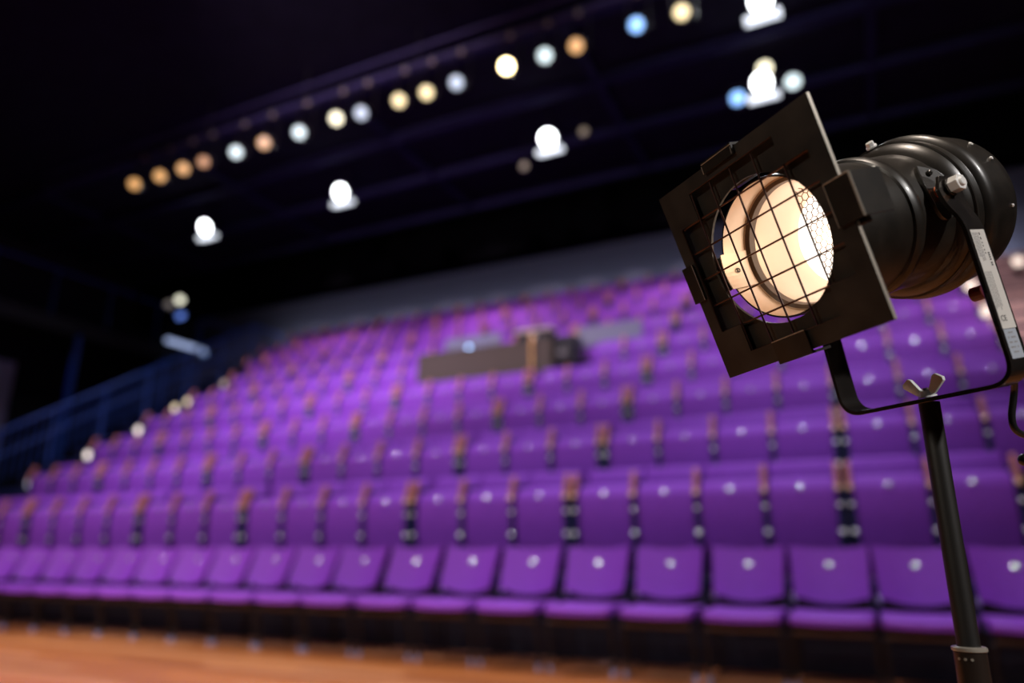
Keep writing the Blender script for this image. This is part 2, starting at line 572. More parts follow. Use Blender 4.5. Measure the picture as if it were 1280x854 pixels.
# ------------------------------------------------------------------ front row of seats on the floor
def mk_front_back():
    bm = bmesh.new()
    nx, nz = 10, 8
    H = 0.335
    grid = []
    for side in (0, 1):
        g = []
        for j in range(nz + 1):
            t = j / nz
            row = []
            for i in range(nx + 1):
                s = -1 + 2 * i / nx
                half = 0.220 + 0.020 * t
                x = half * s
                z = 0.455 + H * t
                z += 0.012 + 0.048 * (s * s) * (1 - t) ** 2 + 0.020 * (s * s) * t - (0.010 if abs(s) == 1 and j in (0, nz) else 0)
                y = 0.05 + 0.145 * t - 0.045 * s * s + (0.022 if side else 0)
                row.append(bm.verts.new((x, y, z)))
            g.append(row)
        grid.append(g)
    for side, g in enumerate(grid):
        for j in range(nz):
            for i in range(nx):
                f = (g[j][i], g[j][i + 1], g[j + 1][i + 1], g[j + 1][i])
                bm.faces.new(f if side == 0 else tuple(reversed(f)))
    a, b = grid
    for i in range(nx):
        bm.faces.new((a[0][i], b[0][i], b[0][i + 1], a[0][i + 1]))
        bm.faces.new((a[nz][i], a[nz][i + 1], b[nz][i + 1], b[nz][i]))
    for j in range(nz):
        bm.faces.new((a[j][0], a[j + 1][0], b[j + 1][0], b[j][0]))
        bm.faces.new((a[j][nx], b[j][nx], b[j + 1][nx], a[j + 1][nx]))
    return bm


def mk_front_seat():
    bm = bmesh.new()
    prof = [(0.08, 0.425), (-0.10, 0.420), (-0.28, 0.428), (-0.345, 0.422), (-0.375, 0.400), (-0.382, 0.372), (-0.365, 0.362), (-0.30, 0.375), (0.06, 0.385)]
    rings = []
    for s in (-1, -0.93, -0.5, 0, 0.5, 0.93, 1):
        k = abs(s)
        rings.append([bm.verts.new((s * 0.231, y + (0.03 if k == 1 and y < -0.2 else 0) + 0.012 * s * s, z + 0.008 * s * s - (0.006 if k == 1 and z > 0.39 else 0))) for y, z in prof])
    n = len(prof)
    for a, b in zip(rings, rings[1:]):
        for i in range(n):
            bm.faces.new((a[i], a[(i + 1) % n], b[(i + 1) % n], b[i]))
    bm.faces.new(rings[0]); bm.faces.new(list(reversed(rings[-1])))
    return bm


fp = thing('stacking_chair', 'proto', 'chair')
f_seat = obj('seat', mk_front_seat(), M_PLASTIC, fp, True)
f_back = obj('backrest', mk_front_back(), M_PLASTIC, fp, True)
f_disc = obj('number_plate', mk_dome(0.024, 0.0020), M_PLATE, f_back, True, (0, 0.146, 0.700))
f_disc.rotation_euler.x = -0.34; f_disc.location.y -= 0.003
M_CLAMP = mat('hinge_metal', (0.45, 0.48, 0.60), 0.4, 0.6, noise=0.1)
bm = bmesh.new(); bx(bm, -0.215, 0.215, -0.325, -0.295, 0.31, 0.33); f_rail = obj('seat_rail', bm, mat('rail_bronze', (0.11, 0.08, 0.055), 0.35, 0.5, noise=0.2), fp)
f_legs = []
for sx in (-1, 1):
    bm = bmesh.new()
    tube(bm, smooth_path([(sx * 0.225, -0.315, 0.31), (sx * 0.225, -0.25, 0.12), (sx * 0.225, -0.27, 0.014)], 0.03, 4), 0.013, 8)
    f_legs.append(obj('leg', bm, M_BLACK, fp, True))
    bm = bmesh.new()
    tube(bm, smooth_path([(sx * 0.225, 0.06, 0.385), (sx * 0.225, 0.10, 0.2), (sx * 0.225, 0.12, 0.014)], 0.03, 4), 0.013, 8)
    f_legs.append(obj('leg', bm, M_BLACK, fp, True))
bm = bmesh.new()
tube(bm, smooth_path([(-0.222, 0.17, 0.62), (-0.228, 0.10, 0.44), (-0.226, 0.07, 0.372), (-0.222, -0.28, 0.352), (0.222, -0.28, 0.352), (0.226, 0.07, 0.372), (0.228, 0.10, 0.44), (0.222, 0.17, 0.62)], 0.03, 4), 0.010, 8)
f_frame = obj('frame', bm, M_NAVY, fp, True)
bm = bmesh.new(); bx(bm, -0.026, 0.0, 0.045, 0.075, 0.475, 0.52); bevel(bm, 0.004, 1)
f_clamp = obj('hinge', bm, M_CLAMP, fp, False, (-0.214, 0.0, 0.0))
bm = bmesh.new(); cyl(bm, (0, 0, 0.0), (0, 0, 0.04), 0.017, 0.014, 12); f_foot = obj('foot', bm, mat('foot_blue_grey', (0.35, 0.45, 0.75), 0.4, noise=0.2), f_legs[0], False, (-0.225, -0.27, 0.0))
f_foot2 = copy_part(f_foot, f_legs[2]); f_foot2.location = (0.225, -0.27, 0)
fx = [0.74, 0.219, -0.277, -0.784, -1.321, -1.857, -2.394, -2.926, -3.46, -3.998]
g = [-4.50, -5.005, -5.51, -6.01, -6.505, -7.00, -7.495, -7.995, -8.50, -9.005, -9.51]
fx += g
for k, x in enumerate(fx):
    if k == 0:
        t = fp
    else:
        t = fp.copy(); col.objects.link(t)
        copy_part(f_seat, t); b = copy_part(f_back, t); copy_part(f_disc, b)
        copy_part(f_rail, t); copy_part(f_frame, t); copy_part(f_clamp, t)
        for j, l in enumerate(f_legs):
            c = copy_part(l, t)
            if j == 0: copy_part(f_foot, c)
            if j == 2: copy_part(f_foot2, c)
        t.rotation_euler = (0, 0, random.uniform(-0.004, 0.004))
    t.location = (x, 5.165, 0)
    tag(t, 'glossy purple chair with its seat down in the front row, %s from the right edge' % ORD[k + 1], 'chair', 'purple chairs in the front row')

# ------------------------------------------------------------------ control desk in the fifth row
ty, tz = tier_y(5), tier_z(5)
DX0, DX1 = -6.19, -3.88
desk = thing('mixing_desk', 'brown control desk standing across the middle of the purple rows', 'desk', ((DX0 + DX1) / 2, ty + 0.3, tz))
hw = (DX1 - DX0) / 2
bm = bmesh.new(); bx(bm, -hw, hw, -0.24, -0.21, 0.28, 0.80); bevel(bm, 0.004, 1); obj('front_panel', bm, M_BROWN, desk)
bm = bmesh.new(); bx(bm, -hw, hw, -0.25, 0.42, 0.801, 0.83); bevel(bm, 0.004, 1); obj('top', bm, M_BROWN, desk)
for sx in (-1, 1):
    bm = bmesh.new(); bx(bm, sx * hw - (0.03 if sx > 0 else 0), sx * hw + (0.03 if sx < 0 else 0), -0.209, 0.40, 0.0, 0.80); obj('side_panel', bm, M_BROWN, desk)
bm = bmesh.new(); tube(bm, [(0.86, -0.285, 0.0), (0.86, -0.285, 0.90)], 0.022, 10); tube(bm, [(0.86, -0.285, 0.90), (0.86, -0.285, 0.905), (0.86, -0.285, 0.925)], 0.030, 10)
post = obj('brass_post', bm, M_BRASS, None, True, (desk.location.x, desk.location.y, desk.location.z)); tag(post, 'brass-coloured upright rail post in front of the brown desk', 'post')
dl = desk.location
lap = thing('grey_screen', 'pale grey screen panel standing behind the left part of the desk', 'screen', (dl.x - 0.35, dl.y + 0.12, dl.z + 0.83))
bm = bmesh.new(); bx(bm, -0.50, 0.50, -0.012, 0.012, 0.04, 0.30); bevel(bm, 0.004, 1); obj('panel', bm, M_GREYPANEL, lap)
bm = bmesh.new(); bx(bm, -0.3, 0.3, -0.05, 0.05, 0.0, 0.04); bevel(bm, 0.004, 1); obj('foot', bm, M_BLACK, lap)
lap2 = thing('grey_screen', 'pale grey board behind the right end of the desk, beside the black monitor', 'board', (dl.x + 1.75, ty + 0.98, tier_z(6)))
bm = bmesh.new(); bx(bm, -0.52, 0.52, -0.012, 0.012, 0.30, 0.62); bevel(bm, 0.004, 1); obj('panel', bm, M_GREYPANEL, lap2)
for sx in (-0.4, 0.4):
    bm = bmesh.new(); bx(bm, sx - 0.015, sx + 0.015, -0.015, 0.03, 0.0, 0.31); obj('leg', bm, M_BLACK, lap2)
mon = thing('desk_lamp_unit', 'black equipment rack with a cream lit top on the desk', 'equipment', (dl.x + 0.80, dl.y + 0.05, dl.z + 0.83))
bm = bmesh.new(); bx(bm, -0.28, 0.28, -0.14, 0.14, 0.0, 0.17); bevel(bm, 0.01, 1); obj('housing', bm, M_BLACK, mon)
bm = bmesh.new(); bx(bm, -0.30, 0.30, -0.16, 0.14, 0.171, 0.215); bevel(bm, 0.008, 1); obj('lid', bm, M_CREAM, mon)
bm = bmesh.new(); bx(bm, -0.05, 0.05, -0.155, -0.141, 0.05, 0.13); obj('button_panel', bm, M_CREAM, mon)
spk = thing('monitor_speaker', 'black loudspeaker box at the right end of the brown desk', 'speaker', (dl.x + hw + 0.19, dl.y - 0.02, dl.z))
bm = bmesh.new(); bx(bm, -0.15, 0.15, -0.15, 0.2, 0.44, 0.86); bevel(bm, 0.015, 2); obj('cabinet', bm, M_BLACK, spk)
bm = bmesh.new(); lathe(bm, [(-0.152, 0.001), (-0.158, 0.06), (-0.166, 0.10), (-0.151, 0.11)], 20); obj('cone', bm, M_RUBBER, spk, True, (0, 0, 0.62))
bm = bmesh.new(); cyl(bm, (0, 0.02, 0.0), (0, 0.02, 0.44), 0.02); cyl(bm, (0, 0.02, 0.0), (0, 0.02, 0.02), 0.14, seg=20); obj('stand', bm, M_BLACK, spk, True)
led = obj('led_lamp', mk_dome(0.035, 0.03), mat('led_blue', (0.5, 0.7, 1), 0.3, emit=(0.32, 0.58, 1.0), estr=9, noise=0.02), None, True, (dl.x - 0.29, dl.y - 0.10, dl.z + 0.865))
tag(led, 'small glowing pale blue lamp on top of the brown desk', 'lamp')

# ------------------------------------------------------------------ step lights at the left end of the rows
sl = []
for x, y, z, dy in ((-12.406, 7.376, 1.029, -0.10), (-12.44, 8.304, 1.608, -0.10), (-12.447, 9.232, 2.187, -0.10), (-12.665, 10.16, 2.801, -0.10),
                    (-12.311, 10.16, 2.905, 0.12), (-12.379, 11.088, 3.47, -0.10), (-12.443, 12.016, 4.065, -0.10)):
    k_ = (y + dy) / y
    sl.append((x * k_ - (0.14 if y > 12 else 0), y + dy, z * k_ + EYE))
names = ['lowest', 'second lowest', 'third from the bottom', 'just below its near twin', 'just above its near twin', 'second highest', 'topmost']
cols = [('cool', 0.75), ('warmw', 1.1), ('warmw', 1.1), ('cream', 0.9), ('cream', 0.9), ('dim', 0.4), ('cream', 1.1)]
cc = {'cool': (0.75, 0.72, 0.95), 'warmw': (1.0, 0.85, 0.80), 'cream': (1.0, 0.80, 0.52), 'dim': (0.9, 0.62, 0.52)}
for (x, y, z), nm, (c, s) in zip(sl, names, cols):
    t = thing('step_light', 'small lit step lamp at the left end of the rows, %s' % nm, 'light', (x, y, z), 0, 'step lights along the left stairs')
    base_z = tier_z(int((y - 5.55) / DY) + 1) + (DZ / 2 if x < XL - 0.02 and ((y - 5.55) / DY) % 1 > 0.5 else 0.0)
    bm = bmesh.new(); cyl(bm, (0, 0.04, base_z - z), (0, 0.04, -0.05), 0.02); cyl(bm, (0, 0.0, 0), (0, 0.07, 0), 0.075); obj('housing', bm, M_BLACK, t, True)
    bm = bmesh.new(); lathe(bm, [(0.0, 0.070), (-0.02, 0.06), (-0.03, 0.03), (-0.032, 0.001)], 20)
    obj('lens', bm, lens_mat('step_lens', cc[c], s * 1.8), t, True)

# ------------------------------------------------------------------ guard rails left of the seating and side gallery
rail = thing('guard_rail', 'dark blue guard rail climbing along the left stairs', 'railing', (XL - 1.22, tier_y(1), 0))
rp = []
for k in range(10):
    y = k * DY; z = DZ * (k + 1) if k < 9 else DZ * 9
    bm = bmesh.new(); cyl(bm, (0, y, z - 0.6), (0, y, z + 1.0), 0.03, seg=10); obj('post', bm, M_BLUEMETAL, rail, True)
    rp.append((0, y, z + 1.0))
bm = bmesh.new(); tube(bm, rp, 0.03); obj('handrail', bm, M_BLUEMETAL, rail, True)
bm = bmesh.new(); tube(bm, [(0, y, z - 0.45) for _, y, z in rp], 0.02); obj('mid_rail', bm, M_BLUEMETAL, rail, True)
for k in range(9):
    (_, y0, z0), (_, y1, z1) = rp[k], rp[k + 1]
    for j in range(1, 7):
        t_ = j / 7
        bm = bmesh.new(); y = y0 + (y1 - y0) * t_; z = z0 + (z1 - z0) * t_
        cyl(bm, (0, y, z - 0.95), (0, y, z - 0.02), 0.010, seg=6); obj('baluster', bm, M_BLUEMETAL, rail)

gal = thing('side_gallery', 'dark gallery walkway on the left wall with blue uprights and a lit edge', 'gallery', (-16.5, 11.0, 0))
bm = bmesh.new(); bx(bm, -1.05, 1.0, -6.0, 3.3, 5.62, 5.72); obj('deck', bm, M_BLACKWALL, gal)
bm = bmesh.new(); bx(bm, 0.94, 1.0, -6.0, 3.3, 5.40, 5.62); obj('edge_beam', bm, M_BLACKWALL, gal)
for y in (-5.9, -3.6, -1.3, 1.0, 1.95, 3.2):
    bm = bmesh.new(); bx(bm, 0.90, 1.0, y - 0.05, y + 0.05, 0.0 if y != 1.95 else 0.0, 5.61); obj('post', bm, M_BLUEMETAL, gal)
for y in (-5.9, -4.6, -3.3, -2.0, -0.7, 0.6, 1.9, 3.2):
    bm = bmesh.new(); cyl(bm, (0.98, y, 5.72), (0.98, y, 6.75), 0.02, seg=8); obj('rail_post', bm, M_BLUEMETAL, gal, True)
bm = bmesh.new(); cyl(bm, (0.98, -6.0, 6.75), (0.98, 3.25, 6.75), 0.022, seg=8); obj('handrail', bm, M_BLUEMETAL, gal, True)
tl = thing('tube_light', 'pale lit fluorescent tube fixed along the gallery edge on the left', 'light', (-15.44, 12.45, 5.85))
bm = bmesh.new(); cyl(bm, (0.05, -0.60, 0.0), (0.05, 0.55, 0.0), 0.06, seg=12); obj('tube', bm, lens_mat('tube_pale_blue', (0.42, 0.52, 0.85), 1.0), tl, True)
bm = bmesh.new(); bx(bm, -0.06, -0.02, -0.65, 0.60, -0.05, 0.05); obj('batten', bm, M_BLACK, tl)
bl = obj('tube_end_lamp', mk_dome(0.085, 0.06), lens_mat('lamp_dull_blue', (0.25, 0.40, 0.85), 0.8), None, True, (-15.42, 13.05, 5.80)); tag(bl, 'dull blue round lamp at the right end of the gallery tube', 'lamp')


def fixture(name, label, group, loc, target, lens, rad=0.085, length=0.34, pipe_z=None, pale=False):
    t = thing(name, label, 'stage light', loc, 0, group)
    d = (Vector(target) - Vector(loc)).normalized()
    q = d.to_track_quat('-Y', 'Z')
    bm = bmesh.new()
    lathe(bm, [(0.0, rad * 0.96), (-0.03, rad * 1.02), (-0.03, rad * 1.12), (0.0, rad * 1.14), (0.10, rad * 1.1), (0.11, rad * 1.3), (length * 0.8, rad * 1.25), (length, rad * 0.8), (length * 1.02, 0.001)], 20)
    o = obj('body', bm, M_LAMPBLACK, t, True); o.rotation_mode = 'QUATERNION'; o.rotation_quaternion = q
    bm = bmesh.new(); lathe(bm, [(-0.002, rad * 0.955), (-0.014, rad * 0.7), (-0.02, rad * 0.35), (-0.022, 0.0005)], 24)
    l = obj('lens', bm, lens, t, True); l.rotation_mode = 'QUATERNION'; l.rotation_quaternion = q
    if not pipe_z:
        bm = bmesh.new(); cyl(bm, (0, 0.16, 5.73 - loc[2]), (0, 0.16, -0.02), 0.022, seg=10); cyl(bm, (0, 0.16, 5.722 - loc[2]), (0, 0.16, 5.75 - loc[2]), 0.16, seg=16)
        obj('stand', bm, M_BLACK, t, True)
    if pipe_z:
        h = pipe_z - loc[2]
        bm = bmesh.new()
        c = Vector((0, 0.12, 0))
        for sx in (-1, 1):
            bx(bm, sx * (rad * 1.55) - 0.004, sx * (rad * 1.55) + 0.004, 0.10, 0.14, -0.02, h - 0.10)
        bx(bm, -rad * 1.6, rad * 1.6, 0.10, 0.14, h - 0.10, h - 0.09)
        obj('yoke', bm, M_BLACK, t)
        bm = bmesh.new(); bx(bm, -0.03, 0.03, 0.09, 0.15, h - 0.089, h + 0.035); bevel(bm, 0.006, 1)
        obj('clamp', bm, M_PALEMETAL if pale else M_BLACK, t)
    return t


# lighting bar and its lamps (positions along the bar read off the row of lamps)
BAR_Y, BAR_Z = 7.25, 7.40
pipe = thing('lighting_bar', 'long dark blue steel lighting bar carrying the row of small lamps', 'lighting bar', (-6.0, BAR_Y, BAR_Z))
bm = bmesh.new(); cyl(bm, (-7.5, 0, 0), (7.5, 0, 0), 0.035, seg=12); obj('pipe', bm, M_BEAM, pipe, True)
bm = bmesh.new(); cyl(bm, (-7.5, 0, 0.28), (7.5, 0, 0.28), 0.025, seg=12); obj('upper_pipe', bm, M_BEAM, pipe, True)
for k in range(8):
    x = -7.2 + k * 2.05
    bm = bmesh.new(); cyl(bm, (x, 0, 0.03), (x, 0, CEIL_Z - BAR_Z), 0.012, seg=6); obj('hanger', bm, M_BLACK, pipe)
f_ = F
cyw, syw = math.cos(YAW), math.sin(YAW)
fwd = Vector((-syw * math.cos(PITCH), cyw * math.cos(PITCH), math.sin(PITCH))); rgt = Vector((cyw, syw, 0)); upv = rgt.cross(fwd)
# x, z of every lens on the bar plane y = 7.13 (metres)
LAMPS = [(-10.62, 6.79, 'amber', 'amber lamp, leftmost on the long lighting bar'),
         (-9.99, 6.79, 'amber', 'amber lamp, second from the left on the long lighting bar'),
         (-9.44, 6.79, 'amber', 'smaller amber lamp, third from the left on the long lighting bar'),
         (-8.98, 6.80, 'dim amber', 'dim amber lamp on the bar, just left of a white one'),
         (-8.27, 6.79, 'white', 'bluish white lamp on the bar between two amber ones'),
         (-7.69, 6.80, 'amber', 'amber lamp on the bar between two white ones'),
         (-6.99, 6.79, 'white', 'bluish white lamp on the bar, right of the last amber group'),
         (-6.30, 6.83, 'cream', 'bright cream lamp on the bar beside a dim bluish one'),
         (-5.85, 6.79, 'cool', 'dim bluish lamp on the bar, right of a bright cream one'),
         (-5.20, 6.80, 'warm', 'double yellowish lamp at the middle of the lighting bar'),
         (-4.75, 6.79, 'warm', 'yellowish lamp on the bar, right of the double one'),
         (-4.28, 6.80, 'cool', 'pale blue lamp on the bar, left of the glaring one'),
         (-3.53, 6.81, 'star', 'glaring golden lamp, the brightest on the lighting bar'),
         (-2.99, 6.79, 'white', 'white lamp on the bar, right of the glaring golden one'),
         (-2.57, 6.79, 'amber', 'narrow orange lamp on the bar, right of a white one'),
         (-1.80, 6.82, 'blue', 'saturated blue lamp on the lighting bar'),
         (-1.26, 6.80, 'warm', 'yellowish lamp, rightmost on the lighting bar')]
for x, z, c, lab in LAMPS:
    rad = 0.088 if c != 'dim amber' else 0.08
    fixture('stage_lamp', lab, 'small lamps on the long lighting bar', (x, 7.13, z), (x * 0.35, -1.0, 0.9), M_LENS[c], rad, 0.30, BAR_Z, True)
spot((-3.53, 7.09, 6.80), (0.0, 0.4, 1.0), 60, (1.0, 0.78, 0.45), 30, 1.0, 0.04)
spot((-1.80, 7.09, 6.80), (0.3, 0.8, 1.0), 16, (0.3, 0.5, 1.0), 30, 1.0, 0.04)

M_TRAY = lens_mat('floodlight_tray_glow', (0.82, 0.88, 1.0), 1.6)  # glow put into the tray's colour for the lamp light it reflects
# work lights hanging below the ceiling over the rows
WL = [(-12.05, 9.83, 6.62, 'second'), (-8.43, 9.83, 6.62, 'm'), (-4.09, 9.83, 6.62, 'm'), (-0.66, 9.83, 6.62, 'm'), (-0.46, 8.25, 6.75, 'top')]
WLAB = ['glaring white work light, leftmost of those hanging below the lamp row', 'glaring white work light hanging below the middle of the lamp row',
        'white work light with a pale tray beside the glaring golden lamp', 'cluster-like white work light just above the black spotlight frame',
        'white work light cut by the top edge of the photo']
for (x, y, z, k), lab in zip(WL, WLAB):
    ux, uz = x, z + EYE
    t = thing('work_light', lab, 'work light', (ux, y, uz), 0, 'white work lights over the seats')
    bm = bmesh.new(); lathe(bm, [(0.02, 0.13), (-0.03, 0.13), (-0.05, 0.08), (-0.055, 0.001)], 20); o = obj('lens', bm, M_LENS['flood'], t, True); o.rotation_euler = (0.5, 0, 0)
    bm = bmesh.new(); lathe(bm, [(-0.02, 0.14), (0.0, 0.16), (0.18, 0.13), (0.22, 0.001)], 20); o = obj('body', bm, M_LAMPBLACK, t, True); o.rotation_euler = (0.5, 0, 0)
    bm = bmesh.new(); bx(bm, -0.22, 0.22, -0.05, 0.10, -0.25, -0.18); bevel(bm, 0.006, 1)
    o = obj('glow_tray', bm, M_TRAY, t); o.rotation_euler = (0.25, 0, 0)
    bm = bmesh.new(); cyl(bm, (0, 0.1, 0.1), (0, 0.1, CEIL_Z - uz), 0.012, seg=6); obj('hanger', bm, M_BLACK, t)
    if 'cluster' in lab:
        for dx, dz, c_ in ((0.06, 0.22, 'cream'), (0.42, -0.12, 'white'), (-0.36, -0.16, 'blue')):
            bm = bmesh.new(); lathe(bm, [(0.02, 0.10), (-0.03, 0.10), (-0.05, 0.06), (-0.055, 0.001)], 20); obj('lens', bm, M_LENS[c_], t, True, (dx, 0, dz))
            bm = bmesh.new(); lathe(bm, [(0.021, 0.001), (0.021, 0.11), (0.15, 0.10), (0.17, 0.001)], 20); obj('body', bm, M_LAMPBLACK, t, True, (dx, 0, dz))
        bm = bmesh.new(); bx(bm, -0.5, 0.55, 0.12, 0.16, 0.10, 0.13); obj('cross_bar', bm, M_BLACK, t)
    spot((ux, y - 0.08, uz - 0.06), (ux, y - 2.0, 0), 130, (0.93, 0.95, 1.0), 150, 1.0, 0.1)
# two small dead lamps near the right-hand work light
for (x, y, z, lab) in [(-4.75, 10.3, 6.5, 'small dim amber lamp left of and below the white work light'),
                       (-3.55, 10.1, 6.75, 'small pale lamp right of the white work light tray')]:
    t = thing('indicator_lamp', lab, 'lamp', (x, y, z + EYE))
    obj('lens', mk_dome(0.07, 0.04), lens_mat('lens_dull', (0.8, 0.62, 0.45), 0.35), t, True)
    bm = bmesh.new(); cyl(bm, (0, 0.001, 0), (0, 0.12, 0), 0.075, seg=16); obj('housing', bm, M_BLACK, t, True)
    bm = bmesh.new(); cyl(bm, (0, 0.06, 0.07), (0, 0.06, CEIL_Z - z - EYE), 0.010, seg=6); obj('hanger', bm, M_BLACK, t)
# follow spots on the left gallery
fixture('follow_spot', 'cream round follow spot on the left gallery', 'follow spots on the gallery', (-15.600, 12.228, 6.274 + EYE), (0, 0, 0.8), lens_mat('lens_follow', (1.0, 0.98, 0.78), 1.6), 0.10, 0.2, None)
fixture('follow_spot', 'dim grey round lamp just left of the cream follow spot', 'follow spots on the gallery', (-15.750, 12.041, 6.097 + EYE), (0, 0, 0.8), lens_mat('lens_follow_dim', (0.42, 0.36, 0.33), 0.5), 0.10, 0.2, None)
bo = obj('blue_lamp', mk_dome(0.14, 0.05), lens_mat('lens_gallery_blue', (0.16, 0.30, 1.0), 0.9), None, True, (-15.45, 12.2, 5.80 + EYE)); tag(bo, 'blue lamp glowing below the cream follow spot', 'lamp'); bo.scale = (1.1, 1, 0.65)

# grey drape hanging against the left wall
bm = bmesh.new()
cols_ = []
for k in range(41):
    y = 7.0 + 1.7 * k / 40
    x = -15.95 + 0.06 * math.sin(k * 1.45)
    cols_.append([bm.verts.new((x + d, y, z)) for z in (0.02, 2.3, 4.6) for d in (0.0, 0.012)])
for a, b in zip(cols_, cols_[1:]):
    for k in (0, 2):
        bm.faces.new((a[k], b[k], b[k + 2], a[k + 2])); bm.faces.new((a[k + 1], a[k + 3], b[k + 3], b[k + 1]))
    bm.faces.new((a[4], b[4], b[5], a[5])); bm.faces.new((a[0], a[1], b[1], b[0]))
dr = obj('side_drape', bm, mat('drape_grey', (0.20, 0.18, 0.30), 0.9, noise=0.2, scale=4), None, True)
tag(dr, 'grey drape hanging at the far left edge, beside the blue rails', 'drape')
spot((-13.9, 7.0, 5.0), (-15.95, 8.4, 2.7), 26, (0.8, 0.75, 1.0), 34, 1.0, 0.05)  # unseen lamp added to brighten the drape

# ------------------------------------------------------------------ right side: step lamps on the stairs
for x, y, z, lab in [(1.56, 10.6, 3.32, 'pinkish step lamp on the right stairs, left of the metal yoke'), (1.62, 10.28, 2.86, 'bright cream step lamp beside the metal yoke'),
                     (1.60, 9.85, 2.49, 'dim pink step lamp at the lower right stairs'), (2.35, 11.75, 3.95, 'round pale step lamp at the top right behind the yoke')]:
    z = z + EYE
    t = thing('stair_lamp', lab, 'light', (x, y, z), 0, 'step lamps on the right stairs')
    bm = bmesh.new(); cyl(bm, (0, 0.001, 0), (0, 0.05, 0), 0.075, seg=16); cyl(bm, (0, 0.03, -0.3), (0, 0.03, -0.05), 0.015); obj('housing', bm, M_BLACK, t, True)
    bm = bmesh.new(); lathe(bm, [(0.0, 0.07), (-0.02, 0.06), (-0.03, 0.001)], 16); obj('lens', bm, lens_mat('stair_lens', (1.0, 0.78, 0.66), 1.5), t, True)

# ================================================================== THE SPOTLIGHT
S = 0.19
C0 = Vector((-0.0556497, 0.62208391, 0.25221635 + EYE))
U = Vector((0.76077243, -0.64883054, 0.01562822))
A = Vector((0.60934856, 0.72235394, 0.32695431))
Z = Vector((-0.22342705, -0.23921479, 0.94491092))
MW = Matrix(((U.x, A.x, Z.x, C0.x), (U.y, A.y, Z.y, C0.y), (U.z, A.z, Z.z, C0.z), (0, 0, 0, 1)))
sp = thing('stage_spotlight', 'large black theatre spotlight with wire grid, tilted down and lit, on the stand', 'spotlight')
sp.matrix_world = MW
CORN = [(-0.5187, 0.5075), (0.51, 0.4961), (0.4908, -0.4966), (-0.4824, -0.5074)]   # TL TR BR BL


def P(u, v, y=0.0):
    """plate coordinates 0..1 (u right, v down) to local metres; the plate is slightly out of square"""
    tl, tr, br, bl = CORN
    x = (1 - u) * (1 - v) * tl[0] + u * (1 - v) * tr[0] + u * v * br[0] + (1 - u) * v * bl[0]
    z = (1 - u) * (1 - v) * tl[1] + u * (1 - v) * tr[1] + u * v * br[1] + (1 - u) * v * bl[1]
    return Vector((x * S, y * S, z * S))


# front plate with stepped opening
gl = [0.0, 0.070, 0.2105, 0.351, 0.4915, 0.632, 0.7725, 0.913, 1.0]
bm = bmesh.new()
vf = {}; vb = {}
TH = 0.016
for i in range(9):
    for j in range(9):
        vf[i, j] = bm.verts.new(P(gl[i], gl[j], -TH)); vb[i, j] = bm.verts.new(P(gl[i], gl[j], 0.0))


def solid(i, j):
    if i < 0 or j < 0 or i > 7 or j > 7: return False
    if i in (0, 7) or j in (0, 7): return True
    return i in (1, 6) and j in (1, 6)


for i in range(8):
    for j in range(8):
        if not solid(i, j): continue
        bm.faces.new((vf[i, j], vf[i + 1, j], vf[i + 1, j + 1], vf[i, j + 1]))
        bm.faces.new((vb[i, j], vb[i, j + 1], vb[i + 1, j + 1], vb[i + 1, j]))
        for (di, dj, a, b) in ((-1, 0, (i, j), (i, j + 1)), (1, 0, (i + 1, j), (i + 1, j + 1)), (0, -1, (i, j), (i + 1, j)), (0, 1, (i, j + 1), (i + 1, j + 1))):
            if not solid(i + di, j + dj):
                bm.faces.new((vf[a], vf[b], vb[b], vb[a]))
bmesh.ops.remove_doubles(bm, verts=[v for v in bm.verts if not v.link_faces], dist=0)
for v in [v for v in bm.verts if not v.link_faces]: bm.verts.remove(v)
obj('front_frame', bm, M_FRAME, sp)
# paler strip along the right edge of the plate
bm = bmesh.new()
a, b = P(1.0, 0.003, -TH), P(1.0, 0.38, -TH)
prism(bm, [a, b, b + Vector((0.0004, TH * S, 0)), a + Vector((0.0004, TH * S, 0))], (0, 0.0001, 0))
bm2 = bm
a, b = P(1.0, 0.58, -TH), P(1.0, 0.997, -TH)
prism(bm2, [a, b, b + Vector((0.0004, TH * S, 0)), a + Vector((0.0004, TH * S, 0))], (0, 0.0001, 0))
e_ = obj('pale_edge', bm2, M_PALEMETAL, sp); e_['label'] = 'pale right edge of the front frame'
# wires
R_W = 0.0042
for k in range(2, 7):
    g_ = gl[k]
    v0, v1 = 0.070, 0.913
    n = 8
    bm = bmesh.new()
    tube(bm, [P(g_, v0 + (v1 - v0) * t / n, -0.004 - 0.004 * math.sin(PI * t / n)) for t in range(n + 1)], R_W * S * 1.15, 8)
    obj('wire', bm, M_WIRE, sp, True)
    bm = bmesh.new()
    tube(bm, [P(v0 + (v1 - v0) * t / n, g_, 0.004 - 0.004 * math.sin(PI * t / n)) for t in range(n + 1)], R_W * S * 1.15, 8)
    obj('wire', bm, M_WIRE, sp, True)
for (ax_, g_) in (('v', gl[1]), ('v', gl[7]), ('h', gl[1]), ('h', gl[7])):
    bm = bmesh.new()
    if ax_ == 'v': tube(bm, [P(g_ + 0.001, 0.2105, -0.012), P(g_ + 0.001, 0.7725, -0.012)], R_W * S * 0.8, 6)
    else: tube(bm, [P(0.2105, g_, -0.012), P(0.7725, g_, -0.012)], R_W * S * 0.8, 6)
    obj('wire', bm, M_WIRE, sp, True)
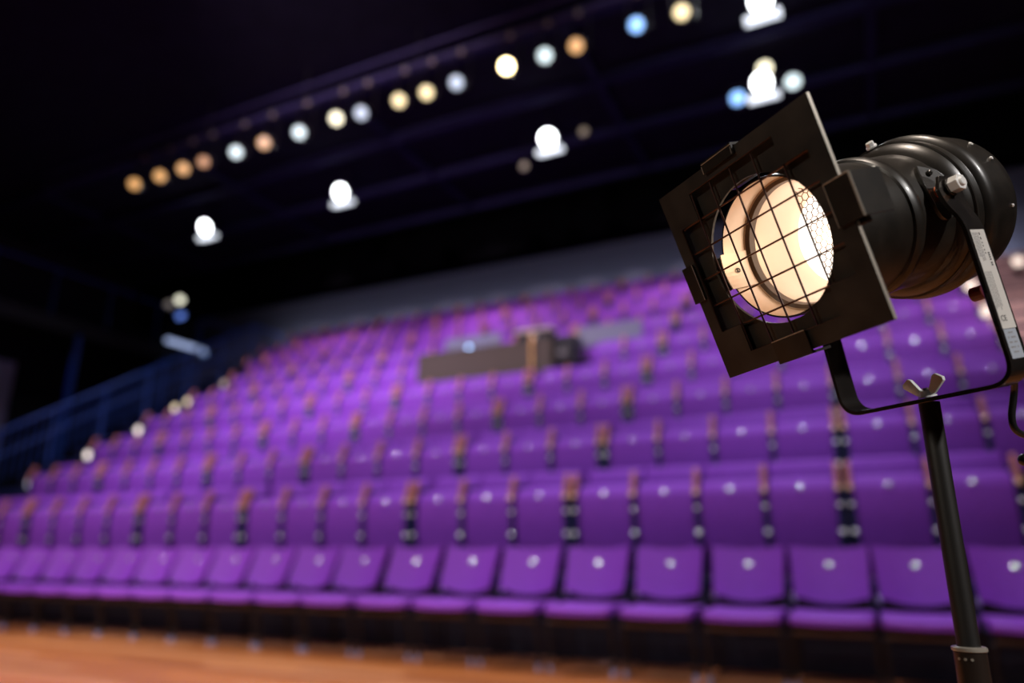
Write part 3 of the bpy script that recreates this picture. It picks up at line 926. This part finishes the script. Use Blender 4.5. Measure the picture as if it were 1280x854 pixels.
# rear plate with round hole
bm = bmesh.new()
N = 64
hole = 0.35
ins_, outs = [], []
for i in range(N):
    a = 2 * PI * i / N
    c, s = math.cos(a), math.sin(a)
    k = 0.47 / max(abs(c), abs(s))
    ins_.append((c * hole * S, s * hole * S)); outs.append((c * k * S, s * k * S))
for y in (0.02, 0.034):
    pass
A1 = [bm.verts.new((x, 0.020 * S, z)) for x, z in ins_]; B1 = [bm.verts.new((x, 0.020 * S, z)) for x, z in outs]
A2 = [bm.verts.new((x, 0.034 * S, z)) for x, z in ins_]; B2 = [bm.verts.new((x, 0.034 * S, z)) for x, z in outs]
for i in range(N):
    j = (i + 1) % N
    bm.faces.new((A1[i], A1[j], B1[j], B1[i])); bm.faces.new((A2[i], B2[i], B2[j], A2[j]))
    bm.faces.new((A1[i], A2[i], A2[j], A1[j])); bm.faces.new((B1[i], B1[j], B2[j], B2[i]))
obj('rear_plate', bm, M_FRAME, sp)
# clips on the four sides
def clip(side, lo, hi, inner, outer, depth):
    bm = bmesh.new()
    t = 0.012
    def Q(a, b, y): return P(a, b, y) if side in 'LR' else P(b, a, y)
    yf = -TH - 0.004
    for (a0, a1, y0, y1) in ((min(inner, outer), max(inner, outer), yf - t, yf), (min(outer, outer + (t if outer > 0.5 else -t)), max(outer, outer + (t if outer > 0.5 else -t)), yf - t, depth)):
        pts = [Q(a0, lo, y0), Q(a1, lo, y0), Q(a1, hi, y0), Q(a0, hi, y0)]
        d = Vector((0, (y1 - y0) * S, 0))
        prism(bm, pts, d)
    c = obj('clip', bm, M_LAMPBLACK, sp)
    return c
clip('R', 0.385, 0.575, 0.930, 1.045, 0.16)
clip('L', 0.397, 0.590, 0.058, -0.006, 0.09)
clip('T', 0.366, 0.570, 0.038, -0.006, 0.09)
clip('B', 0.368, 0.575, 0.912, 1.006, 0.09)
bm = bmesh.new()  # thin pale strips stand in for light catching the clip edges
tube(bm, [P(1.056, 0.384, -0.033), P(1.056, 0.576, -0.033)], 0.0010, 6)
tube(bm, [P(0.931, 0.385, -0.033), P(0.931, 0.575, -0.033)], 0.0005, 6)
tube(bm, [P(0.931, 0.385, -0.033), P(1.056, 0.384, -0.033)], 0.0006, 6)
o = obj('clip_highlight', bm, M_PALEMETAL, sp); o['label'] = 'painted bright highlight along the right clip'
for a, b, c_, d_ in ((0.061, 0.397, 0.061, 0.59), (0.37, 0.911, 0.572, 0.909), (0.565, 0.0, 0.560, 0.036), (0.364, 0.0, 0.362, 0.038), (0.366, -0.008, 0.57, -0.008)):
    bm = bmesh.new(); tube(bm, [P(a, b, -0.032), P(c_, d_, -0.032)], 0.00045, 6); obj('clip_highlight', bm, M_PALEMETAL, sp)
# arms that hold the plates to the barrel
for sx, sz in ((-1, 0), (1, 0), (0, 1), (0, -1)):
    bm = bmesh.new()
    if sx: bx(bm, min(sx * 0.345, sx * 0.50) * S, max(sx * 0.345, sx * 0.50) * S, 0.045 * S, 0.085 * S, -0.09 * S, 0.09 * S)
    else: bx(bm, -0.10 * S, 0.10 * S, 0.045 * S, 0.085 * S, min(sz * 0.345, sz * 0.50) * S, max(sz * 0.345, sz * 0.50) * S)
    bevel(bm, 0.001, 1); obj('mounting_tab', bm, M_LAMPBLACK, sp)


def L_(prof): return [(a * S, r * S) for a, r in prof]


bm = bmesh.new()
lathe(bm, L_([(0.075, 0.326), (0.075, 0.334), (0.09, 0.337), (0.60, 0.340), (0.605, 0.352), (0.625, 0.362), (0.655, 0.362), (0.675, 0.352), (0.68, 0.345), (0.92, 0.350), (0.93, 0.365), (0.95, 0.385), (0.985, 0.402), (1.03, 0.408), (1.03, 0.33), (0.6, 0.328)]), 96, closed=True)
o = obj('barrel', bm, M_LAMPBLACK, sp, True)
bm = bmesh.new()
lathe(bm, L_([(1.031, 0.33), (1.031, 0.40), (1.06, 0.405), (1.075, 0.425), (1.10, 0.434), (1.125, 0.434), (1.135, 0.424), (1.14, 0.412), (1.30, 0.408), (1.36, 0.40), (1.41, 0.37), (1.44, 0.30), (1.455, 0.15), (1.458, 0.001)]), 96)
obj('rear_housing', bm, M_LAMPBLACK, sp, True)
bm = bmesh.new()
lathe(bm, L_([(0.985, 0.404), (0.99, 0.412), (1.005, 0.412), (1.01, 0.404)]), 96, closed=True)
obj('barrel_ring', bm, M_LAMPBLACK, sp, True)
# inside of the barrel
bm = bmesh.new()
lathe(bm, L_([(0.076, 0.3255), (0.22, 0.3255), (0.222, 0.318)]), 96)
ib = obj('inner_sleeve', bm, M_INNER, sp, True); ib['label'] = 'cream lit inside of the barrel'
bm = bmesh.new()
lathe(bm, L_([(0.223, 0.318), (0.235, 0.300), (0.27, 0.296), (0.285, 0.31)]), 96)
obj('inner_groove', bm, M_GROOVE, sp, True)
bm = bmesh.new()
lathe(bm, L_([(0.286, 0.31), (0.33, 0.302), (0.40, 0.296), (0.52, 0.285), (0.60, 0.25)]), 96)
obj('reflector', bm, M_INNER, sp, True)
bm = bmesh.new()
lathe(bm, L_([(0.60, 0.27), (0.55, 0.255), (0.50, 0.20), (0.475, 0.10), (0.47, 0.0005)]), 64)
o = obj('lamp_glass', bm, M_BULB, sp, True); o['label'] = 'glaring white lit lamp glass'
ld = bpy.data.lights.new('spotlight_bulb', 'POINT'); ld.energy = 0.06; ld.color = (1.0, 0.80, 0.55); ld.shadow_soft_size = 0.012
lo = bpy.data.objects.new('spotlight_bulb', ld); col.objects.link(lo); lo.parent = sp; lo.location = (0.02 * S, 0.36 * S, 0)
# strap with two screw holes along the far wall
bm = bmesh.new()
n = 8
r0 = 0.318
fr, bk = [], []
for i in range(n + 1):
    z = -0.095 + 0.185 * i / n
    x = -math.sqrt(r0 ** 2 - z ** 2)
    fr.append(((x) * S, z * S))
for i in range(n):
    (x0, z0), (x1, z1) = fr[i], fr[i + 1]
    y0, y1 = 0.045 * S, 0.46 * S
    a = [bm.verts.new(p) for p in ((x0, y0, z0), (x0, y1, z0), (x1, y1, z1), (x1, y0, z1))]
    b = [bm.verts.new(p) for p in ((x0 - 0.0012, y0, z0), (x0 - 0.0012, y1, z0), (x1 - 0.0012, y1, z1), (x1 - 0.0012, y0, z1))]
    bm.faces.new(a); bm.faces.new(list(reversed(b)))
    for k in range(4): bm.faces.new((a[k], b[k], b[(k + 1) % 4], a[(k + 1) % 4]))
bmesh.ops.remove_doubles(bm, verts=bm.verts, dist=1e-6)
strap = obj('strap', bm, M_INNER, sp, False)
for y in (0.131, 0.373):
    bm = bmesh.new()
    x = -0.312 * S
    for i in range(16):
        pass
    tube(bm, [(x, y * S + 0.0020 * math.cos(a * PI / 8), -0.003 * S + 0.0020 * math.sin(a * PI / 8)) for a in range(17)], 0.00055, 6)
    obj('screw', bm, M_BLACK, strap, True)
# honeycomb guard shaped to the right half, leaving out what lamp glare hides
bm = bmesh.new()
cell = 0.021
yg = 0.40
def edge2(p, q):
    c0, c1 = Vector((p[0] * S, yg * S, p[1] * S)), Vector((q[0] * S, yg * S, q[1] * S))
    cyl(bm, c0, c1, 0.00048, seg=4, caps=False)
hx = cell * math.sqrt(3)
for i in range(-2, 10):
    for j in range(-9, 11):
        cx = -0.015 + i * hx + (hx / 2 if j % 2 else 0)
        cz = j * cell * 1.5
        if cx < -0.055 or cx > 0.27 or cx * cx + cz * cz > 0.27 ** 2: continue
        pts = [(cx + cell * math.sin(PI / 3 * k), cz + cell * math.cos(PI / 3 * k)) for k in range(6)]
        for k in range(3): edge2(pts[k], pts[k + 1])
o = obj('honeycomb_guard', bm, M_MESH, sp); o['kind'] = 'stuff'; o['label'] = 'fine wire honeycomb in front of the lamp glass'
# bolts on the housing
def bolt(p, nrm, r, h, m, name='bolt', par=None):
    bm = bmesh.new()
    p = Vector(p) * S; nrm = Vector(nrm).normalized()
    cyl(bm, p, p + nrm * h, r, r * 0.97, 6)
    bevel(bm, 0.0005, 1)
    cyl(bm, p - nrm * 0.0015, p + nrm * 0.0001, r * 1.25, seg=16)
    return obj(name, bm, m, par or sp)
M_SCREW = mat('zinc_screw', (0.95, 0.94, 0.90), 0.30, 0.15, coat=0.5, noise=0.15, scale=80)
b0 = bolt((0.030, 1.000, 0.424), (0.15, -0.45, 0.9), 0.0042, 0.0048, M_SCREW)
bolt((0.395, 1.29, 0.13), (1, 0, 0.3), 0.0014, 0.0008, M_SCREW, 'small_screw'); bolt((0.391, 1.30, -0.13), (1, 0, -0.3), 0.0014, 0.0008, M_SCREW, 'small_screw')
bolt((0.33, 1.30, 0.245), (1, 0, 0.7), 0.0018, 0.0008, M_SCREW, 'small_screw')
# oval pad on the side of the barrel that carries the pivot
bm = bmesh.new()
pad = []
for i in range(24):
    a = 2 * PI * i / 24
    y = 0.84 + 0.10 * math.cos(a) * (1.0 if abs(math.sin(a)) < 2 else 1)
    z = 0.03 + 0.15 * math.sin(a)
    pad.append((y, z))
a_ = [bm.verts.new((math.sqrt(max(0.352 ** 2 - z * z, 0)) * S + 0.0024, y * S, z * S)) for y, z in pad]
b_ = [bm.verts.new(((math.sqrt(max(0.352 ** 2 - z * z, 0)) - 0.02) * S, y * S, z * S)) for y, z in pad]
bm.faces.new(a_); bm.faces.new(list(reversed(b_)))
for i in range(24): bm.faces.new((a_[i], b_[i], b_[(i + 1) % 24], a_[(i + 1) % 24]))
obj('pivot_pad', bm, M_LAMPBLACK, sp)
bolt((0.342, 0.852, 0.125), (1, 0, 0.3), 0.0022, 0.0014, M_LAMPBLACK, 'rivet')

# ---- yoke: pivot axis horizontal, arms tilted 12 degrees back
MWi = MW.inverted()
pax = Vector((0.76436323, -0.6447859, 0.0))
hb = Vector((0, 0, 1)).cross(pax).normalized()
if hb.dot(A) < 0: hb = -hb
tau = math.radians(12)
dn = Vector((0, 0, -1)) * math.cos(tau) + hb * math.sin(tau)
side_ = pax.cross(dn).normalized()
piv = C0 + A * (0.815 * S) + Vector((0, 0, 0.024 * S))
def Y_(p, d, s=0.0):
    return piv + pax * (p * S) + dn * (d * S) + side_ * (s * S)
WY, HY = 0.455, 0.935
path2 = smooth_path([(0.405, -0.055, 0), (0.405, 0.075, 0), (WY, 0.19, 0), (WY, HY, 0), (-WY, HY, 0), (-WY, 0.19, 0), (-0.405, 0.075, 0), (-0.405, -0.055, 0)], 0.115, 9)
bm = bmesh.new()
HWID, TY = 0.067, 0.010
prev = None
rings = []
for i, q in enumerate(path2):
    t = (path2[min(i + 1, len(path2) - 1)] - path2[max(i - 1, 0)]).normalized()
    nrm = Vector((t.y, -t.x, 0))
    dd_ = q.y
    wv = HWID * (0.62 if i in (0, len(path2) - 1) else 1.0) + 0.022 * max(0.0, 1 - abs(dd_) / 0.15)
    ring = []
    for (a, b) in ((-1, -1), (-1, 1), (1, 1), (1, -1)):
        pp = q + nrm * TY * a
        ring.append(bm.verts.new(MWi @ Y_(pp.x, pp.y, wv * b)))
    rings.append(ring)
for a, b in zip(rings, rings[1:]):
    for k in range(4): bm.faces.new((a[k], a[(k + 1) % 4], b[(k + 1) % 4], b[k]))
bm.faces.new(rings[0]); bm.faces.new(list(reversed(rings[-1])))
bmesh.ops.bevel(bm, geom=[e for e in bm.edges], offset=0.0003, segments=1, affect='EDGES')
yoke = obj('yoke', bm, M_YOKE, sp, True)
# light edge line along the inner edge of the right arm
def local_bolt(p, q, r, m, name, par, seg=16):
    bm = bmesh.new(); cyl(bm, MWi @ p, MWi @ q, r, seg=seg); bevel(bm, 0.0004, 1); return obj(name, bm, m, par)
for s_ in (1, -1):
    local_bolt(Y_(s_ * 0.352, 0), Y_(s_ * 0.397, 0), 0.0055, M_ORANGE if s_ > 0 else M_BLACK, 'washer', yoke)
    local_bolt(Y_(s_ * 0.4156, 0), Y_(s_ * 0.425, 0), 0.0092, M_YOKE, 'washer', yoke)
    local_bolt(Y_(s_ * 0.4255, 0), Y_(s_ * 0.472, 0), 0.0078, M_SCREW, 'bolt_head', yoke, 6)
local_bolt(Y_(0.4725, 0), Y_(0.482, 0), 0.0040, M_SCREW, 'bolt_end', yoke, 12)
# knob behind the arm, dark red
local_bolt(Y_(0.30, 0.50, 0.10), Y_(0.36, 0.50, 0.10), 0.0065, M_DARKRED, 'knob', sp, 12)
# stickers on the outer face of the right arm
def sticker(d0, d1, s0, s1, m, name, par, lift=0.0004):
    bm = bmesh.new()
    p = WY + TY + lift / S
    pts = [MWi @ Y_(p, d0, s0), MWi @ Y_(p, d1, s0), MWi @ Y_(p, d1, s1), MWi @ Y_(p, d0, s1)]
    prism(bm, pts, (MWi.to_3x3() @ pax) * 0.00015)
    return obj(name, bm, m, par)
st = sticker(0.235, 0.70, -0.052, 0.050, M_STICKER, 'sticker', yoke); st['label'] = 'white printed sticker on the yoke arm'
st2 = sticker(0.702, 0.835, -0.050, 0.040, M_STICKER2, 'sticker', yoke, 0.0003); st2['label'] = 'grey printed sticker below the white one'
def ink(par_, rects, m):
    bm = bmesh.new()
    p = WY + TY + 0.00060 / S
    for d0, d1, s0, s1 in rects:
        pts = [MWi @ Y_(p, d0, s0), MWi @ Y_(p, d1, s0), MWi @ Y_(p, d1, s1), MWi @ Y_(p, d0, s1)]
        prism(bm, pts, (MWi.to_3x3() @ pax) * 0.00006)
    o = obj('printed_lines', bm, m, yoke)
    return o
rects = []
sg = 1.0
for col_i in range(5):                      # lines of small print run along the arm
    s0 = -0.044 + col_i * 0.0085
    d = 0.25
    while d < 0.36 + 0.02 * (col_i > 1):
        L = random.uniform(0.006, 0.02); rects.append((d, min(d + L, 0.40), s0, s0 + 0.0035)); d += L + 0.003
for col_i in range(5):
    s0 = -0.044 + col_i * 0.0105
    d = 0.435
    while d < 0.60:
        L = random.uniform(0.006, 0.02); rects.append((d, d + L, s0, s0 + 0.0035)); d += L + 0.003
ink(st, rects, M_INK)
rects = [(0.25, 0.262, 0.002, 0.010), (0.272, 0.284, 0.002, 0.010), (0.295, 0.303, 0.003, 0.009), (0.31, 0.318, 0.003, 0.009), (0.33, 0.337, 0.003, 0.009), (0.345, 0.352, 0.003, 0.009),
         (0.345, 0.352, 0.022, 0.034), (0.355, 0.362, 0.022, 0.034), (0.365, 0.372, 0.022, 0.034), (0.376, 0.383, 0.022, 0.034), (0.392, 0.399, 0.022, 0.034), (0.402, 0.409, 0.022, 0.034)]
ink(st, rects, M_INKBLACK)
rects = [(0.715 + 0.022 * k, 0.722 + 0.022 * k, -0.035 + 0.012 * j, -0.027 + 0.012 * j) for k in range(5) for j in range(5) if (k * 3 + j) % 4]
ink(st2, rects, M_INK)
cu = bpy.data.curves.new('ce_mark', 'FONT'); cu.body = 'CE'; cu.size = 0.026 * S * 1.4; cu.extrude = 0.00003
tmp = bpy.data.objects.new('ce_text', cu); col.objects.link(tmp)
bpy.context.view_layer.update()
me = bpy.data.meshes.new_from_object(tmp.evaluated_get(bpy.context.evaluated_depsgraph_get()))
bpy.data.objects.remove(tmp)
me.materials.clear(); me.materials.append(M_INKBLACK)
ce = bpy.data.objects.new('ce_mark', me); col.objects.link(ce)
o_ = Y_(WY + TY + 0.0007 / S, 0.665, -0.042)
xd = (side_).normalized(); nz = pax.normalized(); yd = nz.cross(xd)
R_ = Matrix(((xd.x, yd.x, nz.x, o_.x), (xd.y, yd.y, nz.y, o_.y), (xd.z, yd.z, nz.z, o_.z), (0, 0, 0, 1)))
ce.parent = yoke
ce.matrix_local = MWi @ R_

# ---- stand
top = Y_(0.0, HY)
stand = thing('lighting_stand', 'slim black tubular stand holding the spotlight, with a metal collar', 'stand', (top.x, top.y, 0))
bm = bmesh.new(); cyl(bm, (0, 0, EYE - 0.080), (0, 0, top.z - 0.003), 0.0090, seg=24); obj('pole', bm, M_POLE, stand, True)
bm = bmesh.new(); lathe(bm, [(EYE - 0.0835, 0.0128), (EYE - 0.083, 0.0136), (EYE - 0.0805, 0.0136), (EYE - 0.0798, 0.0125), (EYE - 0.0796, 0.0092)], 24, 'Z'); obj('collar', bm, M_PALEMETAL, stand, True)
bm = bmesh.new(); cyl(bm, (0, 0, 0.26), (0, 0, EYE - 0.084), 0.0126, seg=24); obj('lower_tube', bm, M_SMOKED, stand, True)
for a in (3.9, 4.3, 4.7):
    bm = bmesh.new(); cyl(bm, (0.0120 * math.cos(a), 0.0120 * math.sin(a), EYE - 0.089), (0.0131 * math.cos(a), 0.0131 * math.sin(a), EYE - 0.089), 0.0012, seg=8); obj('rivet', bm, M_PALEMETAL, stand)
bm = bmesh.new(); cyl(bm, (0, 0, 0.22), (0, 0, 0.30), 0.020, seg=20); obj('leg_hub', bm, M_BLACK, stand, True)
for k in range(3):
    a = 2 * PI * k / 3 + 0.4
    bm = bmesh.new(); cyl(bm, (0.018 * math.cos(a), 0.018 * math.sin(a), 0.27), (0.30 * math.cos(a), 0.30 * math.sin(a), 0.012), 0.009, seg=12); obj('leg', bm, M_BLACK, stand, True)
# wing nut on the stud
wn = thing('wing_nut', 'shiny silver wing nut clamping the yoke onto the stand', 'wing nut')
tb = Y_(0, HY - TY)
up_ = -dn
wn.matrix_world = Matrix(((pax.x, side_.x, up_.x, tb.x), (pax.y, side_.y, up_.y, tb.y), (pax.z, side_.z, up_.z, tb.z), (0, 0, 0, 1)))
bm = bmesh.new(); lathe(bm, [(0.0003, 0.0082), (0.0018, 0.0082), (0.002, 0.0062), (0.0065, 0.0050), (0.0072, 0.0036), (0.0072, 0.0005)], 24, 'Z'); obj('hub', bm, M_SCREW, wn, True)
bm = bmesh.new(); cyl(bm, (0, 0, 0.0), (0, 0, 0.0092), 0.0026, seg=12); obj('stud', bm, M_PALEMETAL, wn, True)
for s_ in (-1, 1):
    bm = bmesh.new()
    pts = [(s_ * 0.0042, -0.002, 0.0012), (s_ * 0.0090, -0.002, 0.0030), (s_ * 0.0205, -0.002, 0.0125), (s_ * 0.0205, -0.002, 0.0160), (s_ * 0.0140, -0.002, 0.0205), (s_ * 0.0110, -0.002, 0.0190), (s_ * 0.0042, -0.002, 0.0075)]
    prism(bm, pts, (0, 0.004, 0)); bevel(bm, 0.0007, 2)
    obj('wing', bm, M_SCREW, wn, True)
# cable
def ray(u, v, d): return Vector((0, 0, EYE)) + (fwd + rgt * ((u - 640) / F) - upv * ((v - 427) / F)) * d
bm = bmesh.new()
cam_p = Vector((0, 0, EYE))
def behind(p, k): return p + (p - cam_p).normalized() * k
pts = [behind(Y_(WY, 0.22), 0.02), behind(Y_(WY, 0.45), 0.035), behind(Y_(WY, 0.72), 0.05), Vector((0.1432, 0.835, EYE + 0.152)), Vector((0.1362, 0.836, EYE + 0.125)), Vector((0.1360, 0.838, EYE + 0.112)),
       Vector((0.1448, 0.8457, EYE + 0.1057)), Vector((0.165, 0.850, EYE + 0.104)), Vector((0.20, 0.84, EYE + 0.06)), Vector((0.23, 0.82, EYE - 0.2)), Vector((0.25, 0.80, EYE - 0.5)), Vector((0.26, 0.78, 0.02)), Vector((0.45, 0.60, 0.006))]
tube(bm, smooth_path(pts, 0.012, 5), 0.0033, 10)
cab = obj('power_cable', bm, M_RUBBER, None, True); tag(cab, 'black rubber cable looping below the spotlight at the right edge', 'cable')
cl = thing('cable_clip', 'small glossy black clip with a bright rim at the right edge', 'clip')
cp = ray(1281, 575, 0.70); cl.location = cp
bm = bmesh.new(); bmesh.ops.create_uvsphere(bm, u_segments=16, v_segments=10, radius=0.0062); obj('knob', bm, M_RUBBER, cl, True)
bm = bmesh.new(); cyl(bm, (0, 0, 0), Vector((0.2355, 0.815, EYE - 0.2)) - cp, 0.0016, seg=8); obj('hook', bm, M_PALEMETAL, cl, True)
